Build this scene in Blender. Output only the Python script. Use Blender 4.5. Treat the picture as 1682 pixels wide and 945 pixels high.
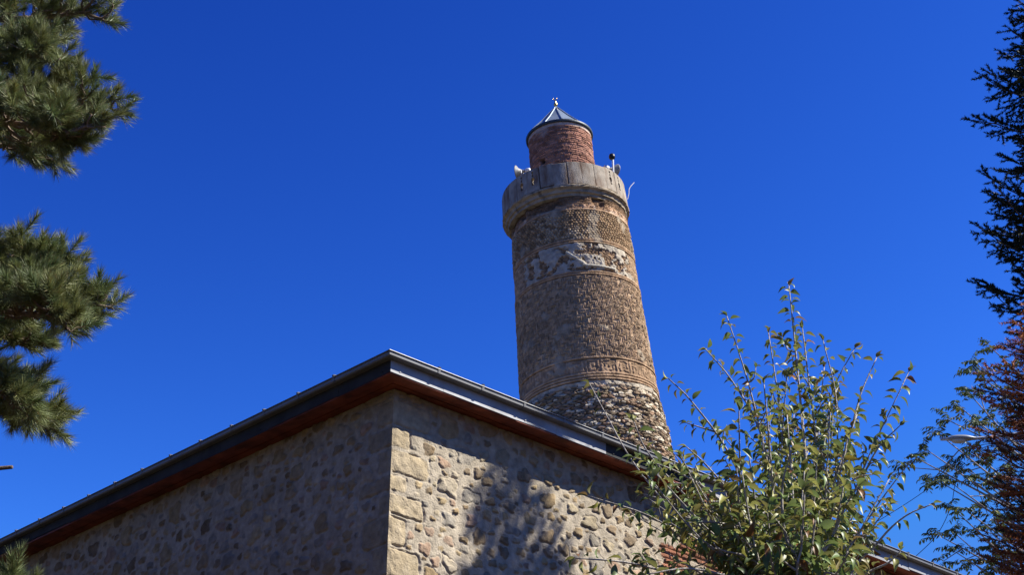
import bpy, math, random
import numpy as np
from math import sin, cos, tan, pi, radians, atan
from mathutils import Vector, Matrix

for o in list(bpy.data.objects):
    bpy.data.objects.remove(o)
S = bpy.context.scene
C = S.collection

# ------------------------------------------------------------------ camera, world, sun
CAMZ = 1.6
PITCH = radians(28.15)
FPX = 2500.0                                   # focal length in pixels of the 1682 px wide photograph
cd = bpy.data.cameras.new('camera')
cam = bpy.data.objects.new('camera', cd)
C.objects.link(cam)
cam.location = (0, 0, CAMZ)
cam.rotation_euler = (pi / 2 + PITCH, 0, 0)
cd.sensor_width = 36.0
cd.lens = FPX / 1682 * 36.0
cd.clip_end = 3000
S.camera = cam

EXPOSURE = 1.05
SKY_GAIN = 1 / (0.06 * 2 ** EXPOSURE)
SUN_EL, SUN_AZ = radians(46), radians(93.5)
sdir = Vector((sin(SUN_AZ) * cos(SUN_EL), cos(SUN_AZ) * cos(SUN_EL), sin(SUN_EL)))
w = bpy.data.worlds.new('World')
S.world = w
w.use_nodes = True
nt = w.node_tree
sky = nt.nodes.new('ShaderNodeTexSky')
sky.sky_type = 'NISHITA'
sky.sun_disc = False
sky.sun_elevation = SUN_EL
sky.sun_rotation = SUN_AZ
sky.altitude = 1400
sky.air_density = 1.0
sky.dust_density = 0.0
sky.ozone_density = 4.0
# the deep polarised blue of the photograph: each channel of the Nishita sky through its own contrast curve
sep = nt.nodes.new('ShaderNodeSeparateColor'); com = nt.nodes.new('ShaderNodeCombineColor')
nt.links.new(sky.outputs[0], sep.inputs[0])
for ch, (gain, gam, top) in enumerate(((SKY_GAIN * .030, 2.8, SKY_GAIN * .09), (SKY_GAIN * .0385, 2.35, SKY_GAIN * .27), (SKY_GAIN * .091, 1.68, SKY_GAIN * .88))):
    p = nt.nodes.new('ShaderNodeMath'); p.operation = 'POWER'; p.inputs[1].default_value = gam
    q = nt.nodes.new('ShaderNodeMath'); q.operation = 'MULTIPLY'; q.inputs[1].default_value = gain
    m = nt.nodes.new('ShaderNodeMath'); m.operation = 'MINIMUM'; m.inputs[1].default_value = top
    nt.links.new(sep.outputs[ch], p.inputs[0]); nt.links.new(p.outputs[0], q.inputs[0]); nt.links.new(q.outputs[0], m.inputs[0])
    nt.links.new(m.outputs[0], com.inputs[ch])
bg = nt.nodes['Background']
nt.links.new(com.outputs[0], bg.inputs[0])
bg.inputs[1].default_value = 0.06
sl = bpy.data.lights.new('sun', 'SUN')
sun = bpy.data.objects.new('sun', sl)
C.objects.link(sun)
sl.energy = 5.0
sl.angle = radians(0.5)
sl.color = (1.0, 0.96, 0.89)
sun.rotation_euler = sdir.to_track_quat('Z', 'Y').to_euler()
S.view_settings.view_transform = 'Standard'
S.view_settings.look = 'None'
S.view_settings.exposure = EXPOSURE
S.view_settings.gamma = 1.0

def ray(px, py):
    x = px - 841.0; u = 472.5 - py
    return np.array([x, FPX * cos(PITCH) - u * sin(PITCH), FPX * sin(PITCH) + u * cos(PITCH)])
def at(px, py, Y):
    v = ray(px, py)
    return v * (Y / v[1]) + np.array([0, 0, CAMZ])

# ------------------------------------------------------------------ helpers
def nrm(v):
    v = np.asarray(v, float)
    return v / (np.linalg.norm(v) + 1e-12)
def mesh_np(name, V, Fs, mat, parent=None, col=None, smooth=False):
    V = np.ascontiguousarray(V, dtype=np.float32)
    Fs = [np.asarray(f, dtype=np.int32) for f in (Fs if isinstance(Fs, list) else [Fs]) if len(f)]
    loops = np.concatenate([f.ravel() for f in Fs])
    tot = np.concatenate([np.full(len(f), f.shape[1], dtype=np.int32) for f in Fs])
    start = np.concatenate([[0], np.cumsum(tot)[:-1]]).astype(np.int32)
    me = bpy.data.meshes.new(name)
    me.vertices.add(len(V)); me.vertices.foreach_set('co', V.ravel())
    me.loops.add(len(loops)); me.loops.foreach_set('vertex_index', loops)
    me.polygons.add(len(tot)); me.polygons.foreach_set('loop_start', start); me.polygons.foreach_set('loop_total', tot)
    me.polygons.foreach_set('use_smooth', np.full(len(tot), bool(smooth)))
    if col is not None:
        a = me.attributes.new('col', 'FLOAT_COLOR', 'POINT')
        c = np.ones((len(V), 4), dtype=np.float32); c[:, :3] = col
        a.data.foreach_set('color', c.ravel())
    me.update(calc_edges=True); me.validate()
    o = bpy.data.objects.new(name, me)
    C.objects.link(o)
    if mat: me.materials.append(mat)
    if parent is not None: o.parent = parent
    return o
class Acc:
    def __init__(s): s.V = []; s.F = {}; s.c = []; s.n = 0
    def add(s, V, F, col=(1, 1, 1)):
        V = np.asarray(V, float); F = np.asarray(F, int)
        s.V.append(V); s.F.setdefault(F.shape[1], []).append(F + s.n)
        c = np.asarray(col, float)
        s.c.append(np.broadcast_to(c, (len(V), 3)) if c.ndim == 1 else c)
        s.n += len(V)
    def build(s, name, mat, parent=None, smooth=False):
        return mesh_np(name, np.concatenate(s.V), [np.concatenate(f) for f in s.F.values()], mat, parent, np.concatenate(s.c), smooth)
def tube(P, R, n=6, cap=True):
    P = np.asarray(P, float); m = len(P); R = np.broadcast_to(np.asarray(R, float), (m,))
    T = np.gradient(P, axis=0); T /= np.linalg.norm(T, axis=1)[:, None] + 1e-12
    a = np.cross(T[0], [0, 0, 1.0])
    if np.linalg.norm(a) < .1: a = np.cross(T[0], [1.0, 0, 0])
    a = nrm(a); V = []
    ph = np.arange(n) / n * 2 * pi
    for i in range(m):
        a = nrm(a - T[i] * np.dot(a, T[i])); b = np.cross(T[i], a)
        V.append(P[i] + R[i] * (np.cos(ph)[:, None] * a + np.sin(ph)[:, None] * b))
    V = np.concatenate(V); F = []
    for i in range(m - 1):
        for k in range(n):
            F.append((i * n + k, i * n + (k + 1) % n, (i + 1) * n + (k + 1) % n, (i + 1) * n + k))
    return V, np.array(F)
def add_tube(A, P, R, n=6, col=(1, 1, 1)):
    V, F = tube(P, R, n); A.add(V, F, col)
    m = len(V) // n
    if n == 4 or n == 6 or n == 8 or n == 12 or n == 16:
        for base in (0, (m - 1) * n):
            A.F.setdefault(n, []).append(np.array([[A.n - len(V) + base + k for k in range(n)]]))
def lathe(prof, n=48, phase=0.0):
    prof = np.asarray(prof, float); m = len(prof); ph = np.arange(n) / n * 2 * pi + phase
    V = np.stack([np.outer(prof[:, 0], np.cos(ph)), np.outer(prof[:, 0], np.sin(ph)), np.repeat(prof[:, 1][:, None], n, 1)], -1).reshape(-1, 3)
    i, k = np.meshgrid(np.arange(m - 1), np.arange(n), indexing='ij'); k2 = (k + 1) % n
    F = np.stack([i * n + k, i * n + k2, (i + 1) * n + k2, (i + 1) * n + k], -1).reshape(-1, 4)
    return V, F
def box(c, h, R=None):
    c = np.asarray(c, float)
    V = np.array([(x, y, z) for x in (-1, 1) for y in (-1, 1) for z in (-1, 1)], float) * np.asarray(h, float)
    if R is not None: V = V @ np.asarray(R).T
    F = [(0, 1, 3, 2), (4, 6, 7, 5), (0, 4, 5, 1), (2, 3, 7, 6), (0, 2, 6, 4), (1, 5, 7, 3)]
    return V + c, np.array(F)
def curve(pts, n):
    """Catmull-Rom through the points"""
    P = np.asarray(pts, float)
    P = np.vstack([2 * P[0] - P[1], P, 2 * P[-1] - P[-2]])
    m = len(P) - 3; t = np.linspace(0, m - 1e-6, n); i = t.astype(int); f = (t - i)[:, None]
    a, b, c, d = P[i], P[i + 1], P[i + 2], P[i + 3]
    return .5 * (2 * b + (c - a) * f + (2 * a - 5 * b + 4 * c - d) * f ** 2 + (3 * b - a - 3 * c + d) * f ** 3)
def basis(D, U):
    """rotation stacks: column 0 = D, column 2 close to U"""
    D = D / (np.linalg.norm(D, axis=1)[:, None] + 1e-12)
    Y = np.cross(U, D); Y /= np.linalg.norm(Y, axis=1)[:, None] + 1e-12
    Z = np.cross(D, Y)
    return np.stack([D, Y, Z], -1)
def inst(A, Vt, Ft, P, R, Sc, col):
    P = np.asarray(P); N = len(P); k = len(Vt)
    V = np.einsum('nij,kj->nki', R, Vt) * np.asarray(Sc).reshape(N, 1, 1) + P[:, None, :]
    F = (np.asarray(Ft)[None] + (np.arange(N) * k)[:, None, None]).reshape(-1, np.asarray(Ft).shape[1])
    A.add(V.reshape(-1, 3), F, np.repeat(np.asarray(col), k, 0))
_tabs = {}
def vn(x, y, seed=0):
    if seed not in _tabs: _tabs[seed] = np.random.RandomState(seed + 77).rand(256, 256)
    T = _tabs[seed]; xi = np.floor(x).astype(int); yi = np.floor(y).astype(int)
    fx = x - xi; fy = y - yi; fx = fx * fx * (3 - 2 * fx); fy = fy * fy * (3 - 2 * fy)
    g = lambda i, j: T[i & 255, j & 255]
    return (g(xi, yi) * (1 - fx) + g(xi + 1, yi) * fx) * (1 - fy) + (g(xi, yi + 1) * (1 - fx) + g(xi + 1, yi + 1) * fx) * fy
def fbm(x, y, seed=0, o=4):
    r = 0; a = .5
    for k in range(o): r = r + a * vn(x * 2 ** k + 13.7 * k, y * 2 ** k + 5.3 * k, seed + k); a *= .5
    return r / (1 - .5 ** o)
def sm(a, b, x):
    t = np.clip((x - a) / (b - a), 0, 1); return t * t * (3 - 2 * t)
def hsh(i, j, seed=0):
    if seed not in _tabs: vn(np.zeros(1), np.zeros(1), seed)
    return _tabs[seed][i & 255, j & 255]
def grid_faces(m, n, wrap=False):
    i, k = np.meshgrid(np.arange(m - 1), np.arange(n if wrap else n - 1), indexing='ij'); k2 = (k + 1) % n
    return np.stack([i * n + k, i * n + k2, (i + 1) * n + k2, (i + 1) * n + k], -1).reshape(-1, 4)

def empty(name, loc, label, cat, group=None):
    o = bpy.data.objects.new(name, None); C.objects.link(o)
    o.location = loc; o.empty_display_size = .1
    return tag(o, label, cat, group)
def tag(o, label, cat, group=None):
    o['label'] = label; o['category'] = cat
    if group: o['group'] = group
    return o

# ------------------------------------------------------------------ materials
def mat(name, base=(.5, .5, .5), rough=.8, metal=0.0, attr=False, var=.25, vscale=8.0, bump=0.0, bscale=40.0, trans=0.0, spec=.3, stain=None, under=None):
    m = bpy.data.materials.new(name); m.use_nodes = True
    t = m.node_tree; N = t.nodes; L = t.links
    b = N['Principled BSDF']; b.inputs['Roughness'].default_value = rough; b.inputs['Metallic'].default_value = metal
    b.inputs['Specular IOR Level'].default_value = spec
    tc = N.new('ShaderNodeTexCoord')
    oi = N.new('ShaderNodeObjectInfo'); sc_ = N.new('ShaderNodeMath'); sc_.operation = 'MULTIPLY'; sc_.inputs[1].default_value = 37.0 if stain else 0.0
    L.new(oi.outputs['Random'], sc_.inputs[0]); va = N.new('ShaderNodeVectorMath'); L.new(tc.outputs['Object'], va.inputs[0]); L.new(sc_.outputs[0], va.inputs[1])
    nz = N.new('ShaderNodeTexNoise'); nz.inputs['Scale'].default_value = vscale; nz.inputs['Detail'].default_value = 6
    L.new(va.outputs[0], nz.inputs['Vector'])
    mr = N.new('ShaderNodeMapRange'); mr.inputs[1].default_value = .3; mr.inputs[2].default_value = .7
    mr.inputs[3].default_value = 1 - var; mr.inputs[4].default_value = 1 + var
    L.new(nz.outputs['Fac'], mr.inputs[0])
    mx = N.new('ShaderNodeMix'); mx.data_type = 'RGBA'; mx.blend_type = 'MULTIPLY'; mx.inputs[0].default_value = 1
    if attr:
        at_ = N.new('ShaderNodeAttribute'); at_.attribute_name = 'col'; L.new(at_.outputs['Color'], mx.inputs[6])
    else:
        mx.inputs[6].default_value = (*base, 1)
    cmb = N.new('ShaderNodeCombineColor')
    for k in range(3): L.new(mr.outputs[0], cmb.inputs[k])
    L.new(cmb.outputs[0], mx.inputs[7])
    out = mx.outputs[2]
    if stain:
        sc, colr, lo, hi, zs = stain
        mp = N.new('ShaderNodeMapping'); mp.inputs['Scale'].default_value = (1, 1, zs); L.new(va.outputs[0], mp.inputs[0])
        n2 = N.new('ShaderNodeTexNoise'); n2.inputs['Scale'].default_value = sc; n2.inputs['Detail'].default_value = 5
        L.new(mp.outputs[0], n2.inputs['Vector'])
        r2 = N.new('ShaderNodeMapRange'); r2.inputs[1].default_value = lo; r2.inputs[2].default_value = hi
        L.new(n2.outputs['Fac'], r2.inputs[0])
        m2 = N.new('ShaderNodeMix'); m2.data_type = 'RGBA'; m2.inputs[7].default_value = (*colr, 1)
        L.new(r2.outputs[0], m2.inputs[0]); L.new(out, m2.inputs[6]); out = m2.outputs[2]
    if under:                                        # paler underside of a leaf
        ge = N.new('ShaderNodeNewGeometry'); mu = N.new('ShaderNodeMix'); mu.data_type = 'RGBA'; mu.inputs[7].default_value = (*under, 1)
        ml = N.new('ShaderNodeMath'); ml.operation = 'MULTIPLY'; ml.inputs[1].default_value = .3
        L.new(ge.outputs['Backfacing'], ml.inputs[0]); L.new(ml.outputs[0], mu.inputs[0]); L.new(out, mu.inputs[6]); out = mu.outputs[2]
    L.new(out, b.inputs['Base Color'])
    if bump:
        n3 = N.new('ShaderNodeTexNoise'); n3.inputs['Scale'].default_value = bscale; n3.inputs['Detail'].default_value = 8
        L.new(tc.outputs['Object'], n3.inputs['Vector'])
        bp = N.new('ShaderNodeBump'); bp.inputs['Strength'].default_value = bump; bp.inputs['Distance'].default_value = .02
        L.new(n3.outputs['Fac'], bp.inputs['Height']); L.new(bp.outputs[0], b.inputs['Normal'])
    if trans:
        tr = N.new('ShaderNodeBsdfTranslucent'); L.new(out, tr.inputs['Color'])
        ms = N.new('ShaderNodeMixShader'); ms.inputs[0].default_value = trans
        L.new(b.outputs[0], ms.inputs[1]); L.new(tr.outputs[0], ms.inputs[2])
        L.new(ms.outputs[0], N['Material Output'].inputs['Surface'])
    return m
M = dict(
    ground=mat('ground_earth', (.042, .024, .009), .95, var=.4, vscale=.6, bump=.4, bscale=6, stain=(.35, (.04, .036, .012), .5, .65, 1)),
    wall=mat('rubble_stone', attr=True, rough=.95, var=.22, vscale=14, bump=.55, bscale=55, spec=.1),
    brick=mat('old_brick', attr=True, rough=.95, var=.3, vscale=7, bump=.5, bscale=60, spec=.1),
    slab=mat('weathered_slab', (.33, .285, .22), .9, var=.25, vscale=5, bump=.4, bscale=40, spec=.1, stain=(4.5, (.15, .09, .055), .45, .70, .3)),
    cornice=mat('cornice_stone', (.32, .26, .18), .9, var=.3, vscale=6, bump=.5, bscale=30, spec=.1, stain=(6, (.13, .11, .08), .52, .7, .6)),
    lead=mat('roof_lead', (.22, .27, .31), .42, metal=.4, var=.15, vscale=5),
    zinc=mat('zinc_sheet', (.34, .34, .34), .5, metal=.1, var=.2, vscale=3, bump=.15, bscale=14, stain=(5, (.28, .27, .26), .58, .72, 1)),
    gutter=mat('gutter_steel', (.18, .18, .175), .45, metal=.2, var=.15, vscale=4, bump=.1, bscale=10),
    dark_fascia=mat('dark_sheet', (.05, .05, .048), .8, metal=.0, var=.25, vscale=4, bump=.15, bscale=12, spec=.05),
    rim=mat('dark_lead', (.045, .06, .07), .5, metal=.2, var=.15),
    roof=mat('roof_sheet', (.16, .17, .18), .5, metal=.3, var=.2, vscale=2),
    wood=mat('soffit_wood', (.20, .05, .026), .65, var=.5, vscale=5, bump=.25, bscale=30, spec=.3),
    gold=mat('gilded_brass', (.72, .47, .16), .3, metal=1, var=.15, vscale=20),
    white=mat('white_paint', (.72, .72, .7), .5, var=.08, vscale=10),
    greyp=mat('grey_paint', (.22, .22, .21), .5, var=.12, vscale=10),
    black=mat('black_plastic', (.012, .012, .013), .4, var=.2, vscale=10),
    hole=mat('dark_glass', (.01, .01, .01), .3, var=.1),
    galv=mat('galvanised_pole', (.36, .37, .38), .45, metal=.5, var=.15, vscale=6),
    lamp=mat('lamp_housing', (.20, .21, .22), .4, var=.1, vscale=6),
    lens=mat('lamp_lens', (.4, .4, .38), .2, var=.05),
    cable=mat('cable_rubber', (.02, .02, .025), .6, var=.1),
    bark=mat('grey_bark', attr=True, rough=.85, var=.3, vscale=25, bump=.5, bscale=70),
    leaf=mat('glossy_leaf', attr=True, rough=.46, var=.25, vscale=30, trans=.28, spec=.4, under=(.22, .25, .13)),
    leaf2=mat('small_leaf', attr=True, rough=.5, var=.2, vscale=10, trans=.2, spec=.35),
    needle=mat('pine_needle', attr=True, rough=.5, var=.2, vscale=6, trans=.1, spec=.35),
    needle2=mat('spruce_needle', attr=True, rough=.6, var=.2, vscale=4, trans=.05, spec=.15),
)

# ------------------------------------------------------------------ ground
n = 81
gx = np.sinh(np.linspace(-6, 6, n)) * 5
X, Y = np.meshgrid(gx, gx, indexing='ij')
Z = (fbm(X * .03 + 50, Y * .03 + 50, 900) - .5) * np.clip((np.hypot(X, Y - 15) - 45) * .06, 0, 14)
g = mesh_np('ground', np.stack([X, Y, Z], -1).reshape(-1, 3), grid_faces(n, n)[:, ::-1], M['ground'], smooth=True)
g['kind'] = 'structure'

# ------------------------------------------------------------------ stone mosque
rng = np.random.RandomState(11)
AZ = radians(46.0)
r_ = np.array([sin(AZ), cos(AZ), 0.0]); l_ = np.array([-cos(AZ), sin(AZ), 0.0])
ZS = 7.88                                       # soffit height
OV = .30
EC = np.array([-1.19, 13.51, 0.0])
WC = EC + OV * (r_ + l_)                        # outer wall corner
LR, LL = 12.5, 24.0
mosque = empty('mosque', WC, 'rubble stone building with pale corner blocks, red wooden eaves and a metal gutter', 'building')
WC0 = np.zeros(3)                               # parts in coordinates from the wall corner

PAL = .08 * np.array((.40, .32, .20)) + .95 * np.array([(.36, .27, .16), (.43, .33, .19), (.29, .27, .24), (.40, .28, .21), (.20, .145, .09), (.48, .42, .33), (.33, .245, .15), (.25, .19, .13), (.41, .35, .25)])
PW = np.array([.2, .14, .12, .09, .08, .1, .14, .08, .05])
qz = []
z = 0.0
while z < ZS + .3:
    h = rng.uniform(.16, .29); qz.append((z, z + h, rng.uniform(.32, .54), rng.uniform(.15, .25))); z += h + .028
def field(L, z0, z1, res, seed, side, brick=None):
    rs = np.random.RandomState(seed)
    nu = int(L / res) + 1; nv = int((z1 - z0) / res) + 1
    u = np.linspace(0, L, nu); v = np.linspace(z0, z1, nv); du = u[1] - u[0]; dv = v[1] - v[0]
    V, U = np.meshgrid(v, u, indexing='ij')
    H = (fbm(U * 3, V * 3, seed + 1) - .5) * .022 + (fbm(U * 16, V * 16, seed + 2, 3) - .5) * .008
    mv = fbm(U * 2.2, V * 2.2, seed + 3)[..., None]; m2 = fbm(U * 11, V * 11, seed + 5, 3)[..., None]
    Cc = np.array((.43, .38, .31)) * (.72 + .4 * mv + .25 * m2) * np.array([1, 1, 1])
    occ = np.zeros(U.shape, bool)
    def stamp(cu, cv, a, b, sq, ang, bulge, groove, col, gap, rec=0.0, test=True, jit=.13):
        R = max(a, b) * 1.35 + .06
        i0, i1 = int((cv - R - z0) / dv), int((cv + R - z0) / dv) + 1; j0, j1 = int((cu - R) / du), int((cu + R) / du) + 1
        i0, j0 = max(i0, 0), max(j0, 0)
        if i0 >= nv or j0 >= nu or i1 <= 0 or j1 <= 0: return False
        s = np.s_[i0:i1, j0:j1]
        x = U[s] - cu; y = V[s] - cv
        x, y = x * cos(ang) + y * sin(ang), -x * sin(ang) + y * cos(ang)
        th = np.arctan2(y / b, x / a)
        q = (np.abs(x / a) ** sq + np.abs(y / b) ** sq) ** (1 / sq)
        ph = rs.rand(4) * 6.28
        q = q / (1 + jit * np.sin(2 * th + ph[0]) * .6 + jit * np.sin(3 * th + ph[1]) + jit * .6 * np.sin(5 * th + ph[2]))
        q = q + (vn(U[s] * 26, V[s] * 26, seed + 9) - .5) * min(.26, .013 / min(a, b) + (.12 if test else 0))
        mr = min(a, b)
        if test and occ[s][q < 1 + gap / mr].any(): return False
        occ[s] |= q < 1
        sd = (q - 1) * mr
        ins = 1 - sm(-.009, .002, sd)
        rough = (fbm(U[s] * 9 + ph[0] * 9, V[s] * 9, seed + 7, 4) - .5)
        hs = bulge * (1 - np.clip(q, 0, 1) ** 5) + .006 + rough * .03 * min(1, mr / .06) - rec
        H[s] = H[s] * (1 - ins) + hs * ins
        H[s] -= groove * 1.05 * np.exp(-((sd - .004) / .007) ** 2) * sm(.25, .6, vn(U[s] * 7, V[s] * 7, seed + 8))
        cc = col * (.78 + .45 * fbm(U[s] * 14 + ph[1] * 9, V[s] * 14, seed + 6, 3))[..., None]
        k = (1 - sm(-.005, .003, sd))[..., None] * (.8 + .2 * sm(.3, .6, vn(U[s] * 9, V[s] * 9, seed + 4)))[..., None]
        Cc[s] = Cc[s] * (1 - k) + cc * k
        return True
    for n_, (a, b, wl, ws) in enumerate(qz):        # corner blocks, long and short in turn
        if b < z0 or a > z1: continue
        wd = wl if (n_ + side) % 2 else ws
        stamp((wd - .05) / 2, (a + b) / 2, (wd + .05) / 2, (b - a) / 2 - .006, 11, 0, .003, .022, np.array((.44, .365, .255)) * rs.uniform(.82, 1.1), 0, .002, False, .02)
    if brick:                                       # patch of bare red brick
        bu0, bu1, bz1 = brick
        edge = (fbm(U * 3, V * 3, seed + 31, 5) - .5) * 1.1
        k = sm(bu0, bu0 + .05, U + edge) * (1 - sm(bu1 - .05, bu1, U + edge)) * (1 - sm(bz1 - .04, bz1, V + edge * .8))
        cj = np.floor(V / .062).astype(int); off = (cj % 2) * .11 + hsh(cj, cj * 3, 40) * .05; ci = np.floor((U + off) / .22).astype(int)
        fb = np.minimum((V / .062) % 1, 1 - (V / .062) % 1) * .062; fu = np.minimum(((U + off) / .22) % 1, 1 - ((U + off) / .22) % 1) * .22
        e = sm(.004, .013, np.minimum(fb, fu) + (vn(U * 30, V * 30, seed + 12) - .5) * .012)
        hb = e * .03 - .028 + (hsh(ci, cj, 41) - .5) * .03
        k = k * (1 - .9 * sm(.52, .62, fbm(U * 2.6, V * 3.4, seed + 51, 4))); cb = np.array((.33, .15, .095)) * (.5 + .8 * hsh(ci, cj, 42))[..., None]; cb = cb * e[..., None] + np.array((.34, .29, .23)) * (1 - e[..., None])
        H[:] = H * (1 - k) + hb * k; Cc[:] = Cc * (1 - k[..., None]) + cb * k[..., None]
        occ |= k > .3
    area = L * (z1 - z0)
    for (sz0, sz1, per, gap) in ((.09, .13, 6, .022), (.06, .09, 55, .016), (.04, .06, 160, .013), (.025, .04, 130, .012)):
        for _ in range(int(area * per)):
            cu, cv = rs.uniform(.02, L), rs.uniform(z0, z1)
            a = rs.uniform(sz0, sz1); b = a * rs.uniform(.5, .95)
            stamp(cu, cv, a, b, rs.uniform(2.4, 6.5), rs.normal(0, .2), rs.uniform(.002, .012) * min(1, a / .07), rs.uniform(.008, .018) * min(1, (a / .09) ** 1.5), PAL[rs.choice(len(PAL), p=PW)] * rs.uniform(.8, 1.12), gap, rs.uniform(-.006, .006) * min(1, (a / .08) ** 2))
    hc = (vn(v * 9, v * 0, 500) - .5) * .016
    k = sm(0, .05, U)
    H = H * k + hc[:, None] * (1 - k)
    return U, V, H, Cc * np.array((.80, .77, .69))
def wall_mesh(side):
    dirv, nrmv = (r_, -l_) if side == 0 else (l_, -r_)
    L = LR if side == 0 else LL
    A = Acc()
    specs = ((5.0, ZS + .02, .0085),) if side == 0 else ((5.1, ZS + .02, .011),)
    z_lo = specs[0][0]
    for (z0, z1, res) in ((0.0, z_lo, .045),) + specs:
        br = (3.95, 6.2, 7.36) if side == 0 and z0 > 1 else None
        U, V, H, Cc = field(L, z0, z1, res, 100 + side * 40 + int(z0), side, br)
        P = WC0 + U[..., None] * dirv + V[..., None] * np.array([0, 0, 1.0]) + H[..., None] * nrmv
        other = (-r_) if side == 0 else (-l_)
        P[:, 0, :] += H[:, 0, None] * other         # shared corner edge
        F = grid_faces(*U.shape)
        A.add(P.reshape(-1, 3), F if side == 0 else F[:, ::-1], Cc.reshape(-1, 3))
    # plain far wall standing opposite, with its return
    a = WC0 + dirv * L; b = a + (l_ if side == 0 else r_) * (LL if side == 0 else LR)
    up = np.array([0, 0, ZS + .02])
    A.add([a, b, b + up, a + up], [(0, 1, 2, 3)], (.34, .3, .24))
    return A.build('stone_wall', M['wall'], mosque, smooth=True)
wall_mesh(0); wall_mesh(1)

CORN = [WC0, WC0 + LR * r_, WC0 + LR * r_ + LL * l_, WC0 + LL * l_]
NOUT = [-(r_ + l_), (r_ - l_), (r_ + l_), (l_ - r_)]
def sweep(A, prof, close=False, col=(1, 1, 1)):
    """profile (outward, z) swept round the building with mitred corners"""
    m = len(prof)
    V = np.array([c + nn * o + np.array([0, 0, zz]) for c, nn in zip(CORN, NOUT) for (o, zz) in prof])
    F = []
    for k in range(4):
        k2 = (k + 1) % 4
        for j in range(m if close else m - 1):
            j2 = (j + 1) % m
            F.append((k * m + j, k2 * m + j, k2 * m + j2, k * m + j2))
    A.add(V, F, col)
A = Acc()                                           # red boards under the eaves
for (a, b, zz) in ((-.10, .075, ZS + .03), (.097, .178, ZS + .026), (.203, OV - .006, ZS + .002)):
    sweep(A, [(a, zz), (b, zz), (b, zz + .02), (a, zz + .02)], True)
o = A.build('soffit', M['wood'], mosque)
A = AZn = Acc(); ASl = Acc()                        # bare zinc with some dark sheets on one side, all dark on the other
rs = np.random.RandomState(5)
for side, (dirv, nv_, L) in enumerate(((r_, -l_, LR), (l_, -r_, LL))):
    t = -OV
    kk = 0
    while t < L + OV - .05:
        t2 = min(t + rs.uniform(.55, 1.3), L + OV)
        oo = OV + rs.uniform(0, .002) + (kk % 2) * .0025; zb = ZS + .016 + rs.uniform(-.010, .010) * (kk > 0); zt = ZS + .162
        tl = rs.uniform(-.002, .003)
        q = [(t - (.02 if kk else 0), oo + tl, zb), (t2, oo, zb + rs.uniform(-.008, .008)), (t2, oo + .002, zt), (t - (.02 if kk else 0), oo + .002, zt)]
        V = [WC0 + dirv * a + nv_ * b + np.array([0, 0, c]) for a, b, c in q]
        V += [v - nv_ * .004 for v in V]
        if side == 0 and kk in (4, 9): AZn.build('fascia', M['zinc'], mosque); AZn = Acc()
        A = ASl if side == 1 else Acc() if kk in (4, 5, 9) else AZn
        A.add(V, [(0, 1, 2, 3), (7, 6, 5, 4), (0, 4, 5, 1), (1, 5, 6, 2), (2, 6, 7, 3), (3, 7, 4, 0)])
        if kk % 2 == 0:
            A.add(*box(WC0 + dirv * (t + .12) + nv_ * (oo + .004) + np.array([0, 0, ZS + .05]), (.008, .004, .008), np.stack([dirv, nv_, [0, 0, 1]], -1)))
        if side == 0 and kk in (4, 5, 9): o = A.build('fascia_sheet', M['dark_fascia'], mosque); o['label'] = 'dark fascia sheet'
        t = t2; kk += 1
for (c0, dirv, nv_, L) in ((CORN[1], l_, r_, LL), (CORN[3], r_, l_, LR)):
    V = [c0 + dirv * a + nv_ * OV + np.array([0, 0, zz]) for a, zz in ((-OV, ZS - .01), (L + OV, ZS - .01), (L + OV, ZS + .165), (-OV, ZS + .165))]
    mesh_np('rear_fascia', V, np.array([(0, 1, 2, 3)]), M['dark_fascia'], mosque)
AZn.build('fascia', M['zinc'], mosque); o = ASl.build('fascia', M['dark_fascia'], mosque); o['label'] = 'dark fascia sheets'
A = Acc()                                           # half round gutter with a rolled lip
GO, GZ = OV + .009, ZS
prof = [(GO - .004, GZ + .19), (GO - .004, GZ + .14), (GO + .060, GZ + .140), (GO + .072, GZ + .151), (GO + .075, GZ + .192)]
lip = [(GO + .075 + .006 - .006 * cos(a), GZ + .192 + .006 * sin(a)) for a in np.linspace(0.4, 5.5, 6)]
sweep(A, prof + lip)
sweep(A, [(GO, GZ + .19), (GO, GZ + .144), (GO + .058, GZ + .144), (GO + .069, GZ + .154), (GO + .071, GZ + .192)])
gut = A.build('gutter', M['gutter'], mosque, smooth=False)
A = Acc()
bp = [(GO - .004, GZ + .136), (GO + .062, GZ + .136), (GO + .077, GZ + .147), (GO + .084, GZ + .2), (GO + .090, GZ + .214), (GO + .056, GZ + .220)]
V = np.array([(dx, o_, zz) for dx in (-.014, .014) for (o_, zz) in bp]); m_ = len(bp)
A.add(V, [(j, j + 1, m_ + j + 1, m_ + j) for j in range(m_ - 1)])
brk = A.build('gutter_bracket', M['gutter'], gut)
sol = brk.modifiers.new('thick', 'SOLIDIFY'); sol.thickness = .004
first = True
for (dirv, nv_, L, st) in ((r_, -l_, LR, .26), (l_, -r_, LL, .5)):
    t = st
    while t < L:
        b = brk if first else brk.copy()
        if not first: C.objects.link(b); b.parent = gut
        first = False
        b.matrix_local = Matrix(((dirv[0], nv_[0], 0, WC0[0] + dirv[0] * t), (dirv[1], nv_[1], 0, WC0[1] + dirv[1] * t), (0, 0, 1, 0), (0, 0, 0, 1)))
        t += .60
A = Acc()                                           # low hipped metal roof
zt = ZS + .175; pit = tan(radians(9)); hw = LR / 2 + OV
base = [c + nn * (OV + .02) + np.array([0, 0, zt]) for c, nn in zip(CORN, NOUT)]
R1 = (CORN[0] + CORN[1]) / 2 + l_ * (hw - OV) + np.array([0, 0, zt + hw * pit]); R2 = (CORN[2] + CORN[3]) / 2 - l_ * (hw - OV) + np.array([0, 0, zt + hw * pit])
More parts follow.
